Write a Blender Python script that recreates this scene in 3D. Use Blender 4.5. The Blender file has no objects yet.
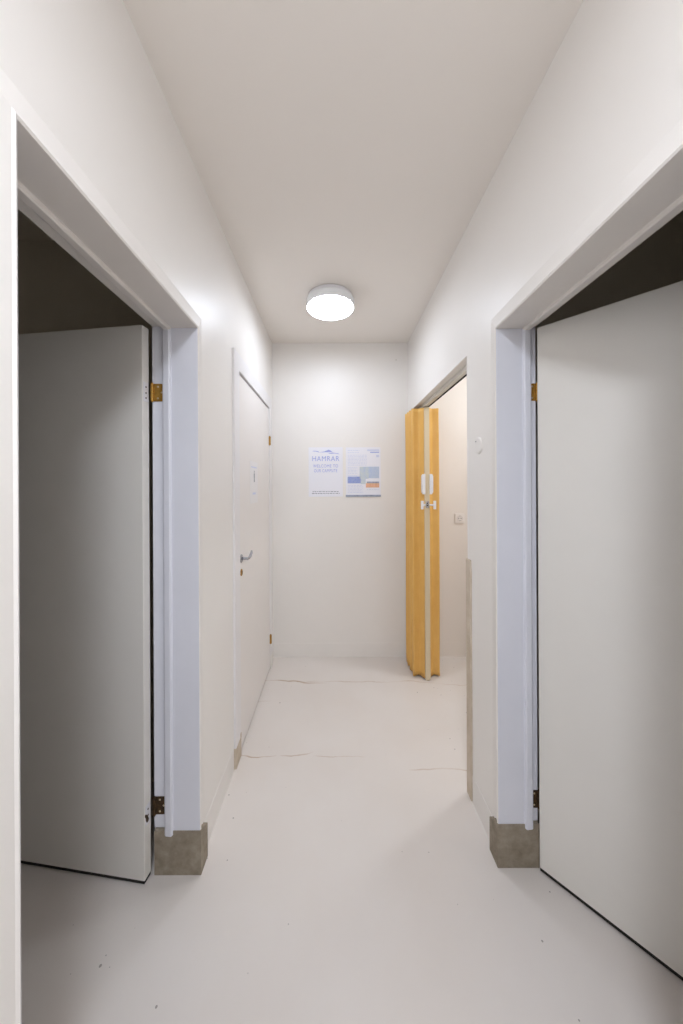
import bpy, bmesh, math, random
from mathutils import Vector, Matrix
random.seed(4)
S = bpy.context.scene
COL = S.collection

# ------------------------------------------------------------------ materials
def lin(c):
    return tuple(((v/255)/12.92 if v/255 <= .04045 else ((v/255+.055)/1.055)**2.4) for v in c) + (1.0,)

def mat(name, rgb, rough=.5, metal=0.0, var=0.0, scale=6.0, bump=0.0, bscale=40.0, rgb2=None, coat=0.0, spec=.5):
    m = bpy.data.materials.new(name); m.use_nodes = True
    nt = m.node_tree; b = nt.nodes['Principled BSDF']
    b.inputs['Base Color'].default_value = lin(rgb)
    b.inputs['Roughness'].default_value = rough
    b.inputs['Metallic'].default_value = metal
    b.inputs['Coat Weight'].default_value = coat
    b.inputs['Specular IOR Level'].default_value = spec
    tc = nt.nodes.new('ShaderNodeTexCoord')
    if rgb2 is not None or var:
        n = nt.nodes.new('ShaderNodeTexNoise'); n.inputs['Scale'].default_value = scale
        n.inputs['Detail'].default_value = 6; n.inputs['Roughness'].default_value = .6
        nt.links.new(tc.outputs['Object'], n.inputs['Vector'])
        r = nt.nodes.new('ShaderNodeValToRGB')
        c1 = rgb; c2 = rgb2 or tuple(max(0, v-var) for v in rgb)
        r.color_ramp.elements[0].position = .32; r.color_ramp.elements[1].position = .68
        r.color_ramp.elements[0].color = lin(c2); r.color_ramp.elements[1].color = lin(c1)
        nt.links.new(n.outputs['Fac'], r.inputs['Fac'])
        nt.links.new(r.outputs['Color'], b.inputs['Base Color'])
    if bump:
        n2 = nt.nodes.new('ShaderNodeTexNoise'); n2.inputs['Scale'].default_value = bscale
        n2.inputs['Detail'].default_value = 3
        nt.links.new(tc.outputs['Object'], n2.inputs['Vector'])
        bp = nt.nodes.new('ShaderNodeBump'); bp.inputs['Strength'].default_value = bump
        bp.inputs['Distance'].default_value = .004
        nt.links.new(n2.outputs['Fac'], bp.inputs['Height'])
        nt.links.new(bp.outputs['Normal'], b.inputs['Normal'])
    return m

def emis(name, rgb, strength):
    m = bpy.data.materials.new(name); m.use_nodes = True
    nt = m.node_tree; b = nt.nodes['Principled BSDF']
    b.inputs['Base Color'].default_value = lin((240, 240, 240))
    b.inputs['Emission Color'].default_value = rgb + (1,)
    b.inputs['Emission Strength'].default_value = strength
    return m

WALL = mat('wall_paint', (248, 243, 237), .42, var=2, scale=2.0, bump=.06, bscale=25)
CEIL = mat('ceiling_paint', (250, 243, 235), .7, var=2, scale=1.5)
FRAME2 = mat('closed_door_frame_paint', (245, 241, 240), .35, var=2, scale=4)
HEADP = mat('door_head_paint', (243, 236, 228), .4, var=3, scale=5)
FRAME = mat('frame_gloss_paint', (240, 240, 247), .3, var=3, scale=5)
LEAF = mat('door_leaf_paint', (243, 238, 230), .38, var=3, scale=3)
LEAF2 = mat('closed_door_paint', (246, 240, 235), .35, var=2, scale=3)
ROOM = mat('side_room_plaster', (238, 228, 210), .9, var=8, scale=2)
ALC = mat('alcove_cream_paint', (243, 234, 225), .55, var=2, scale=2)
STONE = mat('bare_stone', (168, 156, 138), .8, rgb2=(134, 122, 104), scale=22, bump=.3, bscale=60)
STRIP = mat('bare_mortar_edge', (220, 206, 188), .85, rgb2=(204, 187, 164), scale=14, bump=.3)
PAINTBASE = mat('skirting_paint', (248, 243, 237), .45, var=3, scale=5)
BRASS = mat('brass', (200, 156, 74), .42, .6, rgb2=(164, 120, 52), scale=60)
RUST = mat('rusty_brass', (96, 72, 44), .6, .4, rgb2=(56, 42, 28), scale=90)
SCREW = mat('screw_metal', (216, 200, 168), .35, .7)
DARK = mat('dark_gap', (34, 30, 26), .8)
CHROME = mat('satin_chrome', (176, 178, 184), .25, .9)
VINYL = mat('ochre_vinyl', (240, 190, 106), .42, rgb2=(234, 181, 95), scale=9, bump=.12, bscale=120)
CREAM = mat('cream_profile', (226, 208, 176), .4)
TRACK = mat('track_aluminium', (226, 222, 212), .45, .05)
CREAMP = mat('cream_plastic', (246, 238, 231), .35)
PLASTIC = mat('white_plastic', (240, 238, 240), .35)
PAPER = mat('paper', (248, 247, 253), .6)
PAPERW = mat('plain_paper', (247, 244, 243), .6)
PRINTB = mat('blue_print', (172, 180, 232), .6)
PRINTL = mat('pale_blue_print', (222, 226, 245), .6)
PRINTG = mat('grey_print', (150, 148, 158), .6)
PICT2 = mat('warm_grey_plastic', (205, 194, 188), .5)
PIC = mat('grey_pictogram', (150, 150, 156), .6)
MAPM = mat('map_print', (220, 226, 222), .6, rgb2=(200, 212, 232), scale=30)
MAPB = mat('map_blue_print', (194, 208, 234), .6, rgb2=(208, 218, 234), scale=40)
PHOTOB = mat('blue_photo_print', (150, 166, 226), .6, rgb2=(178, 188, 226), scale=60)
ORANGE = mat('orange_print', (246, 196, 160), .6, rgb2=(232, 178, 142), scale=60)
GREYP = mat('dark_grey_print', (150, 156, 172), .6, rgb2=(178, 186, 206), scale=50)
GLOW = emis('lamp_diffuser', (0.79, .87, 1.0), 14.3)
RIM = emis('lamp_rim', (0.90, .94, 1.0), .04)
GLOW2 = emis('cool_lamp_diffuser', (0.81, .88, 1.0), 50.0)
GLOW3 = emis('side_lamp_diffuser', (.86, .93, 1.0), 25.0)

# floor: painted screed with hairline cracks, scuffs and specks
def floor_mat():
    m = bpy.data.materials.new('painted_screed'); m.use_nodes = True
    nt = m.node_tree; N = nt.nodes; L = nt.links; b = N['Principled BSDF']
    b.inputs['Roughness'].default_value = .38
    tc = N.new('ShaderNodeTexCoord')
    sx = N.new('ShaderNodeSeparateXYZ'); L.new(tc.outputs['Object'], sx.inputs[0])
    def math_(op, a, bb=None, c=None):
        n = N.new('ShaderNodeMath'); n.operation = op
        for i, v in enumerate((a, bb, c)):
            if v is None: continue
            if isinstance(v, (int, float)): n.inputs[i].default_value = v
            else: L.new(v, n.inputs[i])
        return n.outputs[0]
    def noise(scale, detail=4, dist=0):
        n = N.new('ShaderNodeTexNoise'); n.inputs['Scale'].default_value = scale
        n.inputs['Detail'].default_value = detail; n.inputs['Distortion'].default_value = dist
        L.new(tc.outputs['Object'], n.inputs['Vector']); return n.outputs['Fac']
    def step(v, lo, hi):
        n = N.new('ShaderNodeMapRange'); L.new(v, n.inputs[0])
        n.inputs[1].default_value = lo; n.inputs[2].default_value = hi; n.clamp = True
        return n.outputs[0]
    base = N.new('ShaderNodeValToRGB')
    base.color_ramp.elements[0].position = .35; base.color_ramp.elements[1].position = .65
    base.color_ramp.elements[0].color = lin((229, 220, 212)); base.color_ramp.elements[1].color = lin((232, 224, 217))
    L.new(noise(2.5), base.inputs['Fac'])
    col = base.outputs['Color']
    def over(col, fac, rgb):
        mx = N.new('ShaderNodeMix'); mx.data_type = 'RGBA'
        L.new(fac, mx.inputs[0]); L.new(col, mx.inputs[6]); mx.inputs[7].default_value = lin(rgb)
        return mx.outputs[2]
    wob = noise(3.0, 6)
    def crack(col, y0, slope, x0, x1, w, strength, fw):
        yy = math_('ADD', sx.outputs[1], math_('MULTIPLY', math_('SUBTRACT', wob, .5), .12))
        yy = math_('SUBTRACT', yy, math_('MULTIPLY', sx.outputs[0], slope))
        d = math_('ABSOLUTE', math_('SUBTRACT', yy, y0))
        line = math_('SUBTRACT', 1.0, step(d, w*.3, w))
        mask = math_('MULTIPLY', step(sx.outputs[0], x0-.03, x0+.03), math_('SUBTRACT', 1.0, step(sx.outputs[0], x1-.12, x1+.12)))
        f = math_('MULTIPLY', math_('MULTIPLY', line, mask), math_('MULTIPLY', step(noise(fw, 3), .36, .56), strength))
        return over(col, f, (186, 156, 124))
    col = crack(col, 2.43, -.05, -.60, -.16, .009, .95, 5)
    col = crack(col, 2.45, -.04, -.20, 2.2, .007, .5, 4)
    col = crack(col, 2.23, .02, -.60, -.42, .010, .7, 2)
    col = crack(col, 1.79, .04, -.60, -.17, .0045, .9, 6)
    col = crack(col, 1.76, .0, -.10, .12, .003, .5, 9)
    col = crack(col, 1.70, -.03, .40, 2.2, .006, .6, 3)
    # small chips, denser towards the side room doorways
    v = N.new('ShaderNodeTexVoronoi'); v.inputs['Scale'].default_value = 38
    L.new(tc.outputs['Object'], v.inputs['Vector'])
    sc = N.new('ShaderNodeSeparateColor'); L.new(v.outputs['Color'], sc.inputs[0])
    side = step(math_('ABSOLUTE', math_('SUBTRACT', sx.outputs[0], .06)), .25, .75)
    thr = math_('SUBTRACT', .975, math_('MULTIPLY', side, .16))
    on = math_('GREATER_THAN', sc.outputs[0], thr)
    size = math_('MULTIPLY', math_('MULTIPLY', sc.outputs[1], sc.outputs[1]), .13)
    dot = math_('MULTIPLY', math_('LESS_THAN', v.outputs['Distance'], math_('ADD', size, .03)), on)
    col = over(col, math_('MULTIPLY', dot, .6), (96, 84, 70))
    L.new(col, b.inputs['Base Color'])
    bp = N.new('ShaderNodeBump'); bp.inputs['Strength'].default_value = .15; bp.inputs['Distance'].default_value = .004
    L.new(noise(14), bp.inputs['Height']); L.new(bp.outputs['Normal'], b.inputs['Normal'])
    return m
FLOOR = floor_mat()

# ------------------------------------------------------------------ mesh helpers
def box(bm, x0, x1, y0, y1, z0, z1, mi=0):
    vs = [bm.verts.new((x, y, z)) for x in (x0, x1) for y in (y0, y1) for z in (z0, z1)]
    for f in ((0,1,3,2), (4,6,7,5), (0,4,5,1), (2,3,7,6), (0,2,6,4), (1,5,7,3)):
        fc = bm.faces.new([vs[i] for i in f]); fc.material_index = mi

def cyl(bm, p0, p1, r0, r1=None, n=20, cap=True):
    r1 = r0 if r1 is None else r1
    p0 = Vector(p0); p1 = Vector(p1); d = (p1-p0).normalized()
    a = d.orthogonal().normalized(); b = d.cross(a)
    R = []
    for p, r in ((p0, r0), (p1, r1)):
        R.append([bm.verts.new(p + a*r*math.cos(2*math.pi*i/n) + b*r*math.sin(2*math.pi*i/n)) for i in range(n)])
    for i in range(n):
        bm.faces.new((R[0][i], R[0][(i+1) % n], R[1][(i+1) % n], R[1][i]))
    if cap:
        bm.faces.new(R[0][::-1]); bm.faces.new(R[1])

def lathe(bm, prof, centre, axis='z', n=48):
    """prof = [(radius, height)], closed at both ends where radius is 0"""
    c = Vector(centre); rings = []
    for r, h in prof:
        ring = []
        if r < 1e-6:
            v = Vector((0, 0, h)) if axis == 'z' else (Vector((h, 0, 0)) if axis == 'x' else Vector((0, h, 0)))
            ring = [bm.verts.new(c+v)]
        else:
            for i in range(n):
                a = 2*math.pi*i/n; u, w = r*math.cos(a), r*math.sin(a)
                v = Vector((u, w, h)) if axis == 'z' else (Vector((h, u, w)) if axis == 'x' else Vector((u, h, w)))
                ring.append(bm.verts.new(c+v))
        rings.append(ring)
    for A, B in zip(rings, rings[1:]):
        if len(A) == 1 and len(B) == 1: continue
        for i in range(n):
            j = (i+1) % n
            if len(A) == 1: bm.faces.new((A[0], B[i], B[j]))
            elif len(B) == 1: bm.faces.new((A[i], A[j], B[0]))
            else: bm.faces.new((A[i], A[j], B[j], B[i]))

def tube(bm, pts, rad, n=12):
    pts = [Vector(p) for p in pts]; rings = []
    up = Vector((0, 0, 1))
    for i, p in enumerate(pts):
        d = (pts[min(i+1, len(pts)-1)] - pts[max(i-1, 0)]).normalized()
        a = d.cross(up)
        a = a.normalized() if a.length > 1e-4 else Vector((1, 0, 0))
        b = d.cross(a)
        r = rad[i] if isinstance(rad, (list, tuple)) else rad
        rings.append([bm.verts.new(p + a*r*math.cos(2*math.pi*k/n) + b*r*math.sin(2*math.pi*k/n)) for k in range(n)])
    for A, B in zip(rings, rings[1:]):
        for i in range(n):
            bm.faces.new((A[i], A[(i+1) % n], B[(i+1) % n], B[i]))
    bm.faces.new(rings[0][::-1]); bm.faces.new(rings[-1])

def obj(name, bm, mats, parent=None, bevel=0.0, smooth=False, loc=None):
    bmesh.ops.recalc_face_normals(bm, faces=bm.faces)
    me = bpy.data.meshes.new(name); bm.to_mesh(me); bm.free()
    for m in (mats if isinstance(mats, (list, tuple)) else [mats]): me.materials.append(m)
    o = bpy.data.objects.new(name, me); COL.objects.link(o)
    if parent: o.parent = parent
    if loc: o.location = loc
    if smooth:
        for p in me.polygons: p.use_smooth = True
    if bevel:
        b = o.modifiers.new('bevel', 'BEVEL'); b.width = bevel; b.segments = 3; b.limit_method = 'ANGLE'
    return o

def tag(o, label, cat, group=None, kind=None):
    o['label'] = label; o['category'] = cat
    if group: o['group'] = group
    if kind: o['kind'] = kind
    return o

def thing(name, label, cat, loc=(0, 0, 0), rotz=0, group=None, kind=None):
    o = bpy.data.objects.new(name, None); COL.objects.link(o)
    o.location = loc; o.rotation_euler = (0, 0, rotz); o.empty_display_size = .1
    return tag(o, label, cat, group, kind)

def dup(root, loc, rotz=None):
    r = root.copy(); COL.objects.link(r); r.location = loc
    if rotz is not None: r.rotation_euler = (0, 0, rotz)
    for ch in list(root.children):
        c = ch.copy(); COL.objects.link(c); c.parent = r
        for g in list(ch.children):
            d = g.copy(); COL.objects.link(d); d.parent = c
    return r

def sweep_frame(prof, y0, y1, H, zb, mats, mi, name, parent=None, zfun=None):
    """profile [(x, v)] (v>0 away from the opening) swept round three sides of a doorway, mitred"""
    bm = bmesh.new(); n = len(prof); R = []
    for k in range(4):
        ring = []
        for i, (x, v) in enumerate(prof):
            z = zb[i] if isinstance(zb, (list, tuple)) else zb
            if k == 0: p = (x, y0-v, z)
            elif k == 1: p = (x, y0-v, H+v)
            elif k == 2: p = (x, y1+v, H+v)
            else: p = (x, y1+v, z)
            ring.append(bm.verts.new(p))
        R.append(ring)
    for k in range(3):
        for i in range(n):
            j = (i+1) % n
            f = bm.faces.new((R[k][i], R[k][j], R[k+1][j], R[k+1][i])); f.material_index = mi[i]
    bm.faces.new(R[0][::-1]); bm.faces.new(R[3])
    return obj(name, bm, mats, parent)

CH = 2.662            # ceiling height
XL, XR, YB = -.52, .63, 2.798
YF = -1.7            # end of the corridor behind the camera
HEAD = 2.043

# ------------------------------------------------------------------ shell
bm = bmesh.new(); box(bm, -2.5, 2.5, -1.85, 3.0, -.12, 0)
tag(obj('floor', bm, FLOOR), 'white painted screed floor with hairline cracks and small chips', 'floor', kind='structure')
bm = bmesh.new(); box(bm, -.60, .68, -1.81, 2.9, CH, CH+.1)
tag(obj('ceiling', bm, CEIL), 'plain off-white corridor ceiling', 'ceiling', kind='structure')

def wall_x(name, xa, xb, ya, yb, holes, m, label, H=CH):
    """wall in the YZ plane with door holes [(y0,y1,h)]"""
    bm = bmesh.new(); y = ya
    for (h0, h1, hh) in sorted(holes):
        box(bm, xa, xb, y, h0, 0, H); box(bm, xa, xb, h0, h1, hh, H); y = h1
    box(bm, xa, xb, y, yb, 0, H)
    bmesh.ops.remove_doubles(bm, verts=bm.verts, dist=1e-5)
    return tag(obj(name, bm, m), label, 'wall', kind='structure')

LY0, LY1 = .531, 1.233          # left open doorway
RY0, RY1 = .545, 1.251          # right open doorway
wall_x('wall_left', -.685, XL, YF, YB, [(LY0-.02, LY1+.02, HEAD+.02), (1.737, 2.667, 2.119)], WALL,
       'white painted left corridor wall with an open doorway and a closed door')
bm = bmesh.new()
# right wall: thick part with the open doorway, thinner part with the folding-door opening
T = .772; T2 = .735
box(bm, XR, T, YF, RY0-.02, 0, CH); box(bm, XR, T, RY0-.02, RY1+.02, HEAD+.02, CH); box(bm, XR, T, RY1+.02, 1.45, 0, CH)
AY0, AY1, AH = 1.56, 2.745, 2.062
box(bm, XR, T2, 1.45, AY0, 0, CH); box(bm, XR, T2, AY0, AY1, AH, CH); box(bm, XR, T2, AY1, YB, 0, CH)
tag(obj('wall_right', bm, WALL), 'white painted right corridor wall with an open doorway and a folding-door opening', 'wall', kind='structure')
bm = bmesh.new(); box(bm, -.685, T2-.02, YB, YB+.12, 0, CH)
tag(obj('wall_back', bm, WALL), 'white end wall of the corridor carrying two posters', 'wall', kind='structure')
bm = bmesh.new(); box(bm, -.685, T, YF-.12, YF, 0, CH)
tag(obj('wall_front', bm, WALL), 'plain white wall closing the corridor', 'wall', kind='structure')

# side rooms
def room(side, xa, xb, ya, yb, m, label, H=CH, skip=None):
    t = .08; s = 1 if xb > 0 else -1
    inner, outer = (xa, xb)
    bm = bmesh.new()
    lo, hi = min(xa, xb), max(xa, xb)
    box(bm, outer, outer+s*t, ya-t, yb+t, 0, H+t)                # far side
    box(bm, lo, hi, ya-t, ya, 0, H+t)
    if skip != 'back': box(bm, lo, hi, yb, yb+t, 0, H+t)
    tag(obj('wall_%s_room' % side, bm, m), label, 'wall', kind='structure')
    bm = bmesh.new(); box(bm, lo, hi, ya, yb, H, H+t)
    tag(obj('ceiling_%s_room' % side, bm, m), label.replace('walls', 'ceiling'), 'ceiling', kind='structure')
room('left', -.685, -2.3, -.5, 1.62, ROOM, 'dim walls of the unlit room behind the left open door')
room('right', .77, 2.3, -.5, 1.38, ROOM, 'dim walls of the unlit room behind the right open door')
bm = bmesh.new()
box(bm, T2-.02, 2.3, YB, YB+.12, 0, CH); box(bm, 2.3, 2.38, 1.46, YB+.12, 0, CH); box(bm, .77, 2.3, 1.461, 1.50, 0, CH)
tag(obj('wall_alcove', bm, ALC), 'cream walls of the side space behind the folding door', 'wall', kind='structure')
bm = bmesh.new(); box(bm, T2, 2.3, 1.50, YB, CH, CH+.08)
tag(obj('ceiling_alcove', bm, ALC), 'cream ceiling of the side space behind the folding door', 'ceiling', kind='structure')

# ------------------------------------------------------------------ deep door surrounds
def sweep_into(bm, prof, y0, y1, H, zb, mi):
    """closed profile [(x, v)] (v>0 away from the opening) swept round three sides; mi(k, i) gives the material"""
    n = len(prof); R = []
    for k in range(4):
        ring = []
        for (x, v) in prof:
            z = zb(v); w = .5 if v > .05 else v      # the plaster build-up runs out over half a metre on the near side
            ring.append(bm.verts.new(((x, y0-w, z), (x, y0-w, H+v), (x, y1+v, H+v), (x, y1+v, z))[k]))
        R.append(ring)
    for k in range(3):
        for i in range(n):
            j = (i+1) % n
            f = bm.faces.new((R[k][i], R[k][j], R[k+1][j], R[k+1][i])); f.material_index = mi(k)
    bm.faces.new(R[0][::-1]); bm.faces.new(R[3])

def surround(name, s, XW, y0, y1, D, label):
    """s=-1 left wall, +1 right wall; XW wall plane; D depth of the wall"""
    P = XW - s*.016       # proud plaster edge
    bm = bmesh.new()
    X = lambda d: XW + s*d
    sweep_into(bm, [(X(-.0005), .066), (P+s*.003, .010), (P, .005), (P+s*.003, .0003), (X(.01), .0003), (X(.01), .018), (X(-.0004), .018)],
               y0, y1, HEAD, lambda v: .166-.52*max(v, 0), lambda k: 0)
    jm = lambda k: 2 if k == 1 else 1
    sweep_into(bm, [(P+s*.003, 0), (X(.100), 0), (X(.100), .012), (X(D), .012), (X(D), .02), (P+s*.006, .02)], y0, y1, HEAD, lambda v: .166, jm)
    sweep_into(bm, [(X(.086), .001), (X(.088), -.007), (X(.092), -.010), (X(.112), -.008), (X(.117), -.004), (X(.118), .0125), (X(.086), .0125)],
               y0, y1, HEAD, lambda v: .152, jm)
    return tag(obj(name, bm, [WALL, FRAME, HEADP]), label, 'door frame', kind='structure')
surround('trim_1', -1, XL, LY0, LY1, .163, 'deep bluish-white frame of the left open doorway')
surround('trim_2', 1, XR, RY0, RY1, .143, 'deep bluish-white frame of the right open doorway')

def plinth(name, s, XW, yj, d, label):
    D = .158 if s < 0 else .141
    """bare stone foot of a jamb. yj = face of the reveal, d=+1 jamb lies beyond yj, -1 before it"""
    bm = bmesh.new()
    xf = XW - s*.0175; xb = XW + s*D
    def quadbox(pts_lo, tops):
        lo = [bm.verts.new((x, y, 0)) for x, y in pts_lo]; hi = [bm.verts.new((x, y, z)) for (x, y), z in zip(pts_lo, tops)]
        k = len(lo); bm.faces.new(lo[::-1]); bm.faces.new(hi)
        for i in range(k): bm.faces.new((lo[i], lo[(i+1) % k], hi[(i+1) % k], hi[i]))
    a = yj - d*.002
    quadbox([(xf, a), (xb, a), (xb, a+d*.026), (xf, a+d*.026)], [.1655]*4)
    quadbox([(xf, a+d*.026), (XW+s*.01, a+d*.026), (XW+s*.01, a+d*.066), (xf, a+d*.066)], [.152, .152, .131, .131])
    return tag(obj(name, bm, STONE, bevel=.0015), label, 'plinth', kind='structure')
plinth('trim_3', -1, XL, LY1, 1, 'bare stone foot of the far jamb beside the left open door')
plinth('trim_4', 1, XR, RY1, 1, 'bare stone foot of the far jamb beside the right open door')
plinth('trim_5', -1, XL, LY0, -1, 'bare stone foot of the near jamb of the left doorway')
plinth('trim_6', 1, XR, RY0, -1, 'bare stone foot of the near jamb of the right doorway')

# ------------------------------------------------------------------ skirting (overpainted, only a line shows)
def skirt(name, boxes, label):
    bm = bmesh.new()
    for b in boxes: box(bm, *b)
    return tag(obj(name, bm, PAINTBASE), label, 'skirting', kind='structure')
k = .0015
skirt('baseboard_left', [(XL-.01, XL+k, LY1+.064, 1.688, 0, .118), (XL-.01, XL+k, 2.713, YB, 0, .118), (XL-.01, XL+k, YF, LY0-.064, 0, .118)],
      'overpainted white skirting along the left corridor wall')
skirt('baseboard_right', [(XR-k, XR+.01, RY1+.064, 1.513, 0, .118), (XR-k, XR+.01, YF, RY0-.064, 0, .118)],
      'overpainted white skirting along the right corridor wall')
skirt('baseboard_back', [(XL, XR, YB-k, YB+.01, 0, .118)], 'overpainted white skirting along the end wall')
bm = bmesh.new(); box(bm, XR, 2.3, YB-k, YB+.01, 0, .118)
tag(obj('baseboard_alcove', bm, ALC), 'cream skirting in the side space behind the folding door', 'skirting', kind='structure')

# worn bare edge at the folding-door opening
bm = bmesh.new()
zs = [0, .2, .45, .7, .9, 1.05, 1.105]; rows = []
for i, z in enumerate(zs):
    w = .047 + random.uniform(-.003, .003)
    if i == len(zs)-1: w = .040
    rows.append([bm.verts.new(p) for p in ((XR-.007, AY0+.003, z), (XR-.007, AY0-w, z), (XR+.01, AY0-w, z), (XR+.10, AY0+.003, z))])
for A, B in zip(rows, rows[1:]):
    for i in range(4): bm.faces.new((A[i], A[(i+1) % 4], B[(i+1) % 4], B[i]))
bm.faces.new(rows[0][::-1]); bm.faces.new(rows[-1])
tag(obj('trim_7', bm, STRIP), 'bare beige edge strip low on the corner of the folding-door opening', 'edge trim', kind='structure')

# ------------------------------------------------------------------ hinges
def hinge(parent, px, py, z, jx0, jx1, jy, m, s, leafpt, leafdir, leafn, hh=.066):
    """px,py knuckle; jamb plate between jx0..jx1 on the rebate face y=jy; leafpt corner of hinge edge"""
    bm = bmesh.new()
    # jamb plate with rounded outer corners
    w = abs(jx1-jx0); r = .010; seg = 5
    pts = [(0, -hh/2), ]
    for i in range(seg+1):
        a = -math.pi/2 + i*math.pi/2/seg
        pts.append((w-r+r*math.cos(a), -hh/2+r+r*math.sin(a)))
    for i in range(seg+1):
        a = i*math.pi/2/seg
        pts.append((w-r+r*math.cos(a), hh/2-r+r*math.sin(a)))
    pts.append((0, hh/2))
    sg = 1 if jx1 > jx0 else -1
    F = [bm.verts.new((jx0+sg*u, jy-.0025, z+v)) for u, v in pts]; B = [bm.verts.new((jx0+sg*u, jy+.001, z+v)) for u, v in pts]
    bm.faces.new(F); bm.faces.new(B[::-1])
    for i in range(len(F)): bm.faces.new((F[i], F[(i+1) % len(F)], B[(i+1) % len(F)], B[i]))
    # knuckle in five rings
    for i in range(5):
        z0 = z-hh/2 + i*hh/5
        cyl(bm, (px, py, z0+.0008), (px, py, z0+hh/5-.0008), .0062, n=16)
    cyl(bm, (px, py, z-hh/2-.003), (px, py, z+hh/2+.003), .0035, n=12)
    h = obj('hinge', bm, m, parent)
    for (u, v) in ((.35, .33), (.68, 0), (.35, -.33)):
        b2 = bmesh.new()
        lathe(b2, [(0, -.0012), (.0025, -.0010), (.0038, 0), (.0038, .001), (0, .001)], (jx0+sg*u*w+sg*.006, jy-.0025, z+v*hh), 'y', 14)
        obj('screw', b2, SCREW, h)
    return h

def leaf_mesh(L, t, z0, z1, hingeholes):
    bm = bmesh.new(); box(bm, 0, L, 0, t, z0, z1)
    return bm

# left open door: local x runs along the leaf from the hinge edge, local y through its thickness
def open_door(name, label, corner, d, s, m, hinges):
    ang = math.atan2(d[1], d[0])
    root = thing(name, label, 'door', (corner[0], corner[1], 0), ang, kind='structure')
    t = .036 * s
    bm = bmesh.new(); box(bm, 0, .69, min(0, t), max(0, t), .0155, 2.040)
    lf = obj('door_leaf', bm, m, root, bevel=.0025)
    bm = bmesh.new(); box(bm, .002, .688, min(0, t)+.002, max(0, t)-.002, .004, .0165)  # thin dark strip set just under the leaf, above the floor
    obj('bottom_strip', bm, DARK, root)['label'] = 'dark strip along the bottom edge of the door'
    # handle at the free end, both faces
    for side in (-1, 1):
        yb = (min(0, t) if side < 0 else max(0, t))
        bm = bmesh.new()
        lathe(bm, [(0, 0), (.024, 0), (.024, side*.006), (.020, side*.008), (0, side*.008)], (.635, yb, 1.04), 'y', 28)
        tube(bm, [(.635, yb, 1.04), (.635, yb+side*.03, 1.04), (.628, yb+side*.042, 1.04), (.60, yb+side*.046, 1.041), (.54, yb+side*.044, 1.046)], [.007, .007, .0075, .007, .006])
        obj('door_handle', bm, CHROME, root, smooth=True)
    return root, ang, t

def hinge_flap(root, t, z, m, chips=False):
    """plate let into the hinge edge of the leaf (local x=0 face)"""
    bm = bmesh.new(); c = t*.5
    box(bm, -.0012, .001, c-.013, c+.013, z-.036, z+.036)
    o = obj('hinge_plate', bm, m, root, bevel=.0008)
    for dz in (.018, -.004, -.022):
        b2 = bmesh.new()
        lathe(b2, [(0, -.0018), (.003, -.0018), (.003, -.001), (0, -.001)], (0, c, z+dz), 'x', 12)
        obj('screw', b2, RUST, o)
    return o

ld = Vector((-.9911, .1329)).normalized()
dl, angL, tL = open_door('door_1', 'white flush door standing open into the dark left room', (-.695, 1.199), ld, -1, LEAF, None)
rd = Vector((.657, -.754)).normalized()
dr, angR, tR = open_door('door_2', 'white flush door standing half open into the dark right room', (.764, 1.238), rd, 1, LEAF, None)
hinge_flap(dl, tL, 1.80, PLASTIC)
hf = hinge_flap(dl, tL, .245, PLASTIC)
# chipped paint patch beside the lower left hinge
bm = bmesh.new()
ring = [bm.verts.new((-.0018, -.006-.010*math.cos(a)*random.uniform(.6, 1.1)-.006, .235+.016*math.sin(a)*random.uniform(.7, 1.1) - .01*math.cos(a))) for a in [i*2*math.pi/11 for i in range(11)]]
bk = [bm.verts.new((.0005, v.co.y, v.co.z)) for v in ring]
bm.faces.new(ring); bm.faces.new(bk[::-1])
for i in range(11): bm.faces.new((ring[i], ring[(i+1) % 11], bk[(i+1) % 11], bk[i]))
o = obj('paint_chip', bm, RUST, dl); o['label'] = 'dark chip where the paint has come off the door edge'
hinge_flap(dr, tR, 1.80, PLASTIC); hinge_flap(dr, tR, .25, PLASTIC)

def world_hinge(root, ang, *a, **kw):
    h = hinge(None, *a, **kw)
    # geometry was made in world space: bring it under the door
    M = Matrix.Translation(root.location) @ Matrix.Rotation(ang, 4, 'Z')
    Mi = M.inverted()
    for o in [h]+list(h.children): o.data.transform(Mi)
    h.parent = root
    return h
for z, m in ((1.805, BRASS), (.250, RUST)):
    world_hinge(dl, angL, -.6815, 1.2395, z, -.683, -.639, LY1+.012, m, -1, None, None, None)
    world_hinge(dr, angR, .7765, 1.2600, z, .773, .750, RY1+.012, m, 1, None, None, None)

# ------------------------------------------------------------------ closed door further down the left wall
d2y0, d2y1, d2h = 1.782, 2.622, 2.074
prof = [(-.5085, .089), (-.5075, .086), (-.5075, .002), (-.509, 0), (-.556, 0), (-.556, -.012), (-.60, -.012), (-.60, .044), (-.52, .044), (-.52, .089)]
tag(sweep_frame(prof, d2y0, d2y1, d2h, .104, [FRAME2], [0]*10, 'trim_8'),
    'narrow white frame of the closed door', 'door frame', kind='structure')
bm = bmesh.new()
box(bm, -.60, -.5065, d2y0-.091, d2y0-.001, 0, .1035); box(bm, -.5095, -.5055, d2y0-.014, d2y0-.001, .1, .125)
tag(obj('trim_9', bm, STRIP, bevel=.001), 'bare stone foot under the near post of the closed door frame', 'plinth', kind='structure')
bm = bmesh.new(); box(bm, -.60, -.5085, d2y1+.001, d2y1+.089, 0, .1045)
tag(obj('trim_10', bm, PAINTBASE), 'painted foot under the far post of the closed door frame', 'plinth', kind='structure')
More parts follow.
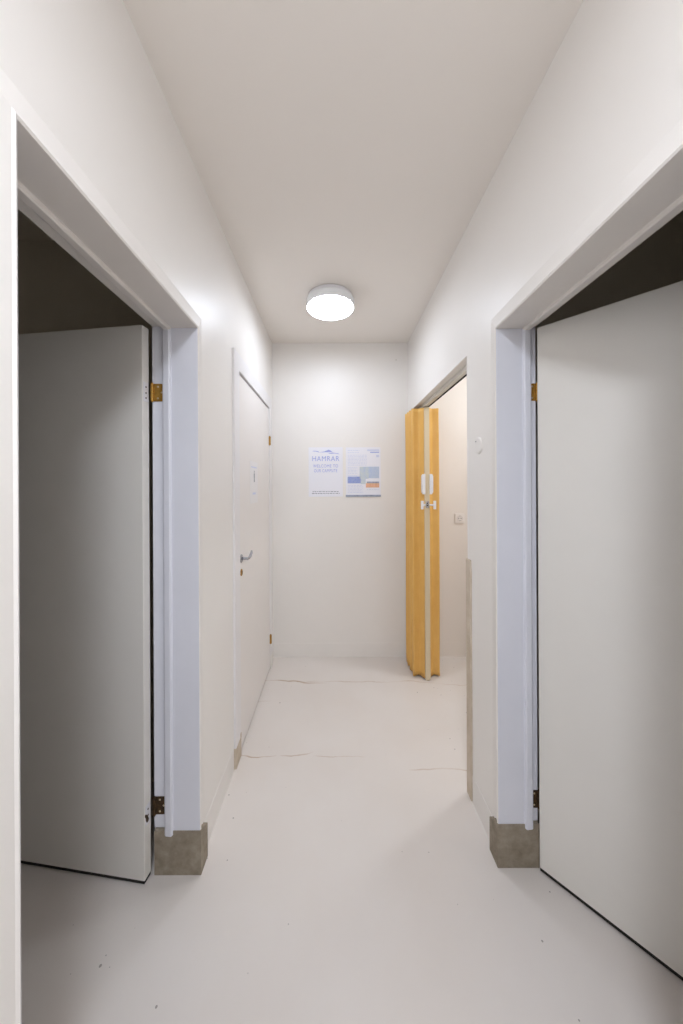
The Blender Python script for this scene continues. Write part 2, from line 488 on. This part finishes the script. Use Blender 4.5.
#(bm, -.5095, -.5055, d2y0-.014, d2y0-.001, .1, .15)
dc = thing('door_3', 'closed white flush door with lever handle and paper sign on the left wall', 'door', (-.515, 1.785, 0), 0, kind='structure')
bm = bmesh.new(); box(bm, -.040, 0, 0, .834, .013, 2.062)
obj('door_leaf', bm, LEAF2, dc, bevel=.002)
bm = bmesh.new()
lathe(bm, [(0, 0), (.023, 0), (.023, .004), (.019, .006), (0, .006)], (0, .038, 1.052), 'x', 28)
tube(bm, [(0, .038, 1.052), (.022, .038, 1.052), (.032, .044, 1.050), (.036, .065, 1.049), (.037, .095, 1.054), (.035, .125, 1.066), (.033, .14, 1.074)],
     [.008, .008, .0085, .008, .008, .007, .005])
obj('door_handle', bm, CHROME, dc, smooth=True)
bm = bmesh.new()
lathe(bm, [(0, 0), (.019, 0), (.019, .003), (.015, .005), (0, .005)], (0, .038, .975), 'x', 24)
es = obj('escutcheon', bm, BRASS, dc, smooth=True)
bm = bmesh.new(); box(bm, .004, .0062, .0355, .0405, .963, .978); cyl(bm, (.004, .038, .980), (.0062, .038, .980), .0045, n=14)
obj('keyhole', bm, DARK, es)
for z in (1.812, .237):
    bm = bmesh.new()
    for i in range(3):
        cyl(bm, (.006, .8365, z-.034+i*.0227), (.006, .8365, z-.034+(i+1)*.0227-.0012), .0085, n=18)
    cyl(bm, (.006, .8365, z-.038), (.006, .8365, z+.038), .004, n=12)
    obj('hinge', bm, BRASS, dc)

# paper sign on the closed door
sg = thing('door_sign', 'faint white paper sign with grey pictogram figures taped to the closed door', 'sign', (-.514, 2.02, 1.343))
bm = bmesh.new(); box(bm, -.0008, .0006, 0, .20, 0, .265)
obj('sheet', bm, PAPERW, sg)
def figure(name, yy, zz, h):
    bm = bmesh.new(); x = .0006
    cyl(bm, (x, yy, zz+h*.88), (x+.0006, yy, zz+h*.88), h*.10, n=16)
    box(bm, x, x+.0006, yy-h*.14, yy+h*.14, zz+h*.38, zz+h*.75)
    box(bm, x, x+.0006, yy-h*.12, yy-h*.02, zz, zz+h*.38); box(bm, x, x+.0006, yy+h*.02, yy+h*.12, zz, zz+h*.38)
    obj(name, bm, PIC, sg)
figure('pictogram', .105, .135, .075)
bm = bmesh.new(); box(bm, .0006, .0011, .06, .14, .055, .068)
obj('text_line', bm, PRINTL, sg)
bm = bmesh.new(); box(bm, .0006, .0011, .03, .17, .225, .233)
obj('text_line', bm, PRINTL, sg)

# ------------------------------------------------------------------ ceiling lamps
def lamp(label, loc, glow):
    r = thing('ceiling_lamp', label, 'ceiling lamp', loc)
    bm = bmesh.new(); lathe(bm, [(0, 0), (.138, 0), (.142, -.004), (.142, -.024), (0, -.024)], (0, 0, 0))
    obj('base', bm, PLASTIC, r)
    bm = bmesh.new()
    lathe(bm, [(0, -.0245), (.146, -.0245), (.152, -.030), (.153, -.060), (.153, -.070), (.149, -.0735), (.147, -.070), (0, -.070)], (0, 0, 0))
    obj('rim', bm, RIM, r)
    bm = bmesh.new()
    lathe(bm, [(0, -.0705), (.1465, -.0705), (.1465, -.0740), (.143, -.0775), (.12, -.0800), (0, -.081)], (0, 0, 0))
    obj('diffuser', bm, glow, r, smooth=True)
    return r
l1 = lamp('round white ceiling lamp glowing near the end wall', (-.018, 2.116, CH), GLOW)
l2 = lamp('round cool white ceiling lamp over the near end of the corridor', (-.018, -.38, CH), GLOW2)
l3 = lamp('round white ceiling lamp in the side space behind the folding door', (1.5, 2.1, CH), GLOW3)

# ------------------------------------------------------------------ posters
def rect(bm, x0, x1, z0, z1, y=-.0012, t=.0005): box(bm, x0, x1, y-t, y+t*.5, z0, z1)
def text(body, size, x, z, m, parent, y=-.0016, xs=1.0, bold=.0):
    cu = bpy.data.curves.new('text', 'FONT'); cu.body = body; cu.size = size; cu.align_x = 'CENTER'
    cu.extrude = .0002; cu.offset = bold; cu.space_character = 1.1
    t = bpy.data.objects.new('text', cu); COL.objects.link(t)
    dg = bpy.context.evaluated_depsgraph_get(); me = bpy.data.meshes.new_from_object(t.evaluated_get(dg))
    bpy.data.objects.remove(t)
    me.transform(Matrix.Translation((x, y, z)) @ Matrix.Rotation(math.pi/2, 4, 'X') @ Matrix.Diagonal((xs, 1, 1, 1)))
    me.materials.clear(); me.materials.append(m)
    o = bpy.data.objects.new('lettering', me); COL.objects.link(o); o.parent = parent
    return o
PY = YB-.0010
p1 = thing('poster', 'white campsite welcome poster with blue lettering, left one on the end wall', 'poster', (-.070, PY, 1.360))
bm = bmesh.new(); box(bm, -.1445, .1445, -.001, .0012, 0, .418); obj('sheet', bm, PAPER, p1)
bm = bmesh.new()
def ridge(bm, pts, zb, y=-.0016):
    F = [bm.verts.new((x, y, z)) for x, z in pts]; B = [bm.verts.new((x, y+.0008, z)) for x, z in pts]
    bm.faces.new(F); bm.faces.new(B[::-1])
    n = len(F)
    for i in range(n): bm.faces.new((F[i], F[(i+1) % n], B[(i+1) % n], B[i]))
ridge(bm, [(-.055, .375), (-.01, .383), (.012, .392), (.028, .398), (.042, .390), (.06, .379), (.02, .377)], 0)
ridge(bm, [(.02, .368), (.06, .373), (.105, .366), (.12, .358), (.08, .366), (.04, .364)], 0)
ridge(bm, [(-.115, .386), (-.10, .389), (-.075, .388), (-.05, .378), (-.06, .376), (-.078, .383), (-.10, .384)], 0)
obj('emblem', bm, PRINTB, p1)
text('HAMRAR', .060, 0, .302, PRINTB, p1, xs=.90)
text('WELCOME TO', .038, 0, .247, PRINTB, p1, xs=.80)
text('OUR CAMPSITE', .038, 0, .207, PRINTB, p1, xs=.70)
def dashes(name, z, m, parent, x0, x1, h=.0055, wmin=.008, wmax=.026):
    bm = bmesh.new(); x = x0
    while x < x1:
        w = random.uniform(wmin, wmax); rect(bm, x, min(x+w, x1), z-h/2, z+h/2); x += w+.005
    return obj(name, bm, m, parent)
dashes('text_line', .043, PRINTG, p1, -.112, .108); dashes('text_line', .028, PRINTG, p1, -.118, .118)

p2 = thing('poster', 'white information poster with map, blue and orange panels, right one on the end wall', 'poster', (.248, PY, 1.360))
bm = bmesh.new(); box(bm, -.147, .147, -.001, .0012, 0, .416); obj('sheet', bm, PAPER, p2)
for nm, x0, x1, z0, z1, m in (('title_block', .035, .135, .385, .398, PRINTL), ('title_block', .06, .135, .370, .378, PRINTB),
        ('map', -.03, .045, .150, .252, MAPM), ('map', .045, .135, .155, .252, MAPB),
        ('photo_panel', -.132, -.022, .112, .168, PHOTOB), ('photo_panel', -.0215, .02, .105, .1495, MAPM),
        ('orange_panel', .022, .135, .076, .112, ORANGE), ('caption', .03, .135, .112, .126, GREYP),
        ('emblem', .110, .135, .333, .352, PRINTL), ('caption', -.13, -.05, .172, .178, PRINTL)):
    bm = bmesh.new(); rect(bm, x0, x1, z0, z1); obj(nm, bm, m, p2)
for z in (.39, .372, .35, .338, .326, .314, .302, .290, .278, .266): dashes('text_line', z, PRINTL, p2, -.13, -.03 if z > .36 else .03, .004)
for z in (.245, .233, .221, .209, .197): dashes('text_line', z, PRINTL, p2, -.13, -.05, .004)
for z in (.095, .083, .071, .059, .047, .035): dashes('text_line', z, PRINTL, p2, -.13, .0, .004)
dashes('text_line', .058, PRINTL, p2, .03, .13, .005)
bm = bmesh.new(); box(bm, -.149, .149, -.006, .001, -.002, .014); 
for x in (-.12, .12): cyl(bm, (x, -.008, .006), (x, -.005, .006), .004, n=12)
obj('bottom_rail', bm, GREYP, p2)['label'] = 'grey strip holding the bottom edge of the poster'

# small nail high on the end wall
bm = bmesh.new(); cyl(bm, (.530, YB+.002, 2.512), (.530, YB-.012, 2.512), .0025, n=10); cyl(bm, (.530, YB-.012, 2.512), (.530, YB-.014, 2.512), .006, n=14)
tag(obj('nail', bm, TRACK), 'small nail high on the end wall near its right corner', 'nail')

# round blank cover on the right wall
cv = thing('cover_plate', 'small round white blanking cover on the right wall between doorway and folding door', 'cover plate', (XR, 1.43, 1.622))
bm = bmesh.new(); lathe(bm, [(0, .001), (.036, .001), (.036, -.003), (.033, -.006), (.028, -.007), (0, -.007)], (0, 0, 0), 'x', 40)
obj('cover', bm, WALL, cv)
bm = bmesh.new(); lathe(bm, [(0, -.009), (.003, -.009), (.0035, -.0065), (0, -.0065)], (0, .016, .020), 'x', 12)
obj('screw', bm, CHROME, cv)

# socket in the side space
so = thing('wall_outlet', 'white round-pin socket on the cream wall behind the folding door', 'socket', (1.062, YB, 1.172))
bm = bmesh.new(); box(bm, -.040, .040, -.011, .001, -.040, .040); obj('plate', bm, CREAMP, so, bevel=.003)
bm = bmesh.new(); lathe(bm, [(.021, -.0112), (.021, -.0135), (.0195, -.0135), (.0195, -.0112)], (0, 0, 0), 'y', 32)
obj('socket_ring', bm, PICT2, so)
for x in (-.0095, .0095):
    bm = bmesh.new(); cyl(bm, (x, -.0105, 0), (x, -.0122, 0), .0034, n=14); obj('pin_hole', bm, DARK, so)
for z in (-.019, .019):
    bm = bmesh.new(); box(bm, -.004, .004, -.0145, -.011, z-.002, z+.002); obj('earth_clip', bm, CHROME, so)

# ------------------------------------------------------------------ folding door
XC = .692
tr = thing('curtain_track', 'pale aluminium track under the head of the folding-door opening', 'track', (0, 0, 0))
bm = bmesh.new(); box(bm, XC-.020, XC+.020, AY0+.001, AY1-.001, 2.038, AH-.0005)
obj('rail', bm, TRACK, tr, bevel=.002)
bm = bmesh.new(); box(bm, XC+.010, XC+.0195, AY0+.002, AY1-.002, 2.0345, 2.0385); obj('slot', bm, DARK, tr)

fd = thing('folding_door', 'ochre vinyl accordion door pushed together at the far end of its opening', 'folding door', (XC, 2.46, 0))
def cr(pts, n=8):
    out = []
    P = [pts[0]]+pts+[pts[-1]]
    for i in range(1, len(P)-2):
        a, b, c, d = map(Vector, (P[i-1], P[i], P[i+1], P[i+2]))
        for k in range(n):
            t = k/n
            out.append(.5*((2*b)+(c-a)*t+(2*a-5*b+4*c-d)*t*t+(3*b-a-3*c+d)*t**3))
    out.append(Vector(pts[-1])); return out
def skin(s):
    # plan view of the pleats, local x (outwards = s), local y (depth)
    base = [(.018, .006), (.030, .020), (.052, .046), (.080, .044), (.104, .040), (.110, .058), (.085, .078), (.062, .088), (.088, .098),
            (.112, .110), (.115, .126), (.085, .142), (.064, .150), (.090, .160), (.114, .172), (.117, .188), (.085, .204), (.064, .212),
            (.092, .222), (.116, .234), (.112, .250), (.07, .262), (.02, .268)]
    kk = .94 if s > 0 else .86
    base = [(.018+(x-.018)*kk, y) for x, y in base]
    P = cr(base, 5); t = .0022; n = len(P)
    zs = [.012, .05, .3, .8, 1.3, 1.8, 2.0, 2.034]
    bm = bmesh.new(); A, B = [], []
    for zi, z in enumerate(zs):
        ra, rb = [], []
        for i, p in enumerate(P):
            d = (P[min(i+1, n-1)]-P[max(i-1, 0)]).normalized(); nn = Vector((d.y, -d.x))
            flare = .0025*math.sin(i*.7+zi*1.3) * (1 if zi < 3 else .6)
            x, y = p.x+flare, p.y
            dz = -.004*math.sin(i*.35) if zi == 0 else 0
            ra.append(bm.verts.new((s*(x+nn.x*t), y+nn.y*t, z+dz))); rb.append(bm.verts.new((s*(x-nn.x*t), y-nn.y*t, z+dz)))
        A.append(ra); B.append(rb)
    for k2 in range(len(zs)-1):
        for i in range(n-1):
            bm.faces.new((A[k2][i], A[k2][i+1], A[k2+1][i+1], A[k2+1][i])); bm.faces.new((B[k2][i], B[k2+1][i], B[k2+1][i+1], B[k2][i+1]))
        for i in (0, n-1): bm.faces.new((A[k2][i], A[k2+1][i], B[k2+1][i], B[k2][i]))
    for i in range(n-1):
        bm.faces.new((A[0][i], B[0][i], B[0][i+1], A[0][i+1])); bm.faces.new((A[-1][i], A[-1][i+1], B[-1][i+1], B[-1][i]))
    return obj('pleated_panel', bm, VINYL, fd, smooth=True)
skin(-1); skin(1)
bm = bmesh.new(); box(bm, -.018, .018, -.012, .012, .006, 2.034); box(bm, -.006, .006, -.0135, -.011, .006, 2.034)
obj('lead_post', bm, CREAM, fd, bevel=.002)
bm = bmesh.new(); box(bm, -.016, .016, .262, .276, .010, 2.034)
obj('end_post', bm, CREAM, fd, bevel=.002)
for s in (-1, 1):
    bm = bmesh.new()
    x0, x1 = s*.0165, s*.042
    pts = [(x0, 1.385), (s*.032, 1.385), (x1, 1.402), (x1, 1.520), (s*.034, 1.535), (x0, 1.535)]
    F = [bm.verts.new((x, -.022, z)) for x, z in pts]; B = [bm.verts.new((x, .006, z)) for x, z in pts]
    bm.faces.new(F); bm.faces.new(B[::-1])
    for i in range(6): bm.faces.new((F[i], F[(i+1) % 6], B[(i+1) % 6], B[i]))
    obj('latch_plate', bm, PLASTIC, fd, bevel=.002)['label'] = 'white bevelled latch plate'
    bm = bmesh.new()
    cyl(bm, (s*.014, -.004, 1.306), (s*.038, -.036, 1.306), .0065, n=16)
    cyl(bm, (s*.036, -.037, 1.306), (s*.046, -.040, 1.306), .010, n=16)
    box(bm, s*.046-.009, s*.046+.009, -.048, -.034, 1.276, 1.338)
    obj('pull_handle', bm, PLASTIC, fd, bevel=.002)['label'] = 'white T-shaped pull handle'
bm = bmesh.new(); box(bm, -.012, .012, -.016, -.011, 1.285, 1.335)
lk = obj('lock_plate', bm, CHROME, fd, bevel=.001)
bm = bmesh.new(); box(bm, -.006, .006, -.0175, -.0155, 1.300, 1.306); cyl(bm, (0, -.0155, 1.318), (0, -.0175, 1.318), .004, n=12)
obj('keyhole', bm, DARK, lk)

# ------------------------------------------------------------------ world, camera
w = bpy.data.worlds.new('world'); S.world = w; w.use_nodes = True
w.node_tree.nodes['Background'].inputs[0].default_value = (.02, .02, .02, 1)
w.node_tree.nodes['Background'].inputs[1].default_value = 1
cd = bpy.data.cameras.new('camera'); cam = bpy.data.objects.new('camera', cd); COL.objects.link(cam)
F = 330.0
cd.sensor_fit = 'VERTICAL'; cd.sensor_height = 36; cd.sensor_width = 36*683/1024; cd.lens = F/1024*36
cd.shift_x = 7.5/1024; cd.shift_y = -26/1024; cd.clip_start = .02
cam.location = (0, 0, 1.45)
cam.rotation_euler = (Matrix.Rotation(math.pi/2, 3, 'X') @ Matrix.Rotation(math.radians(-.28), 3, 'Z')).to_euler()
S.camera = cam
S.view_settings.view_transform = 'Standard'; S.view_settings.look = 'None'
S.view_settings.gamma = 1; S.view_settings.use_curve_mapping = False
S.view_settings.exposure = 1.18
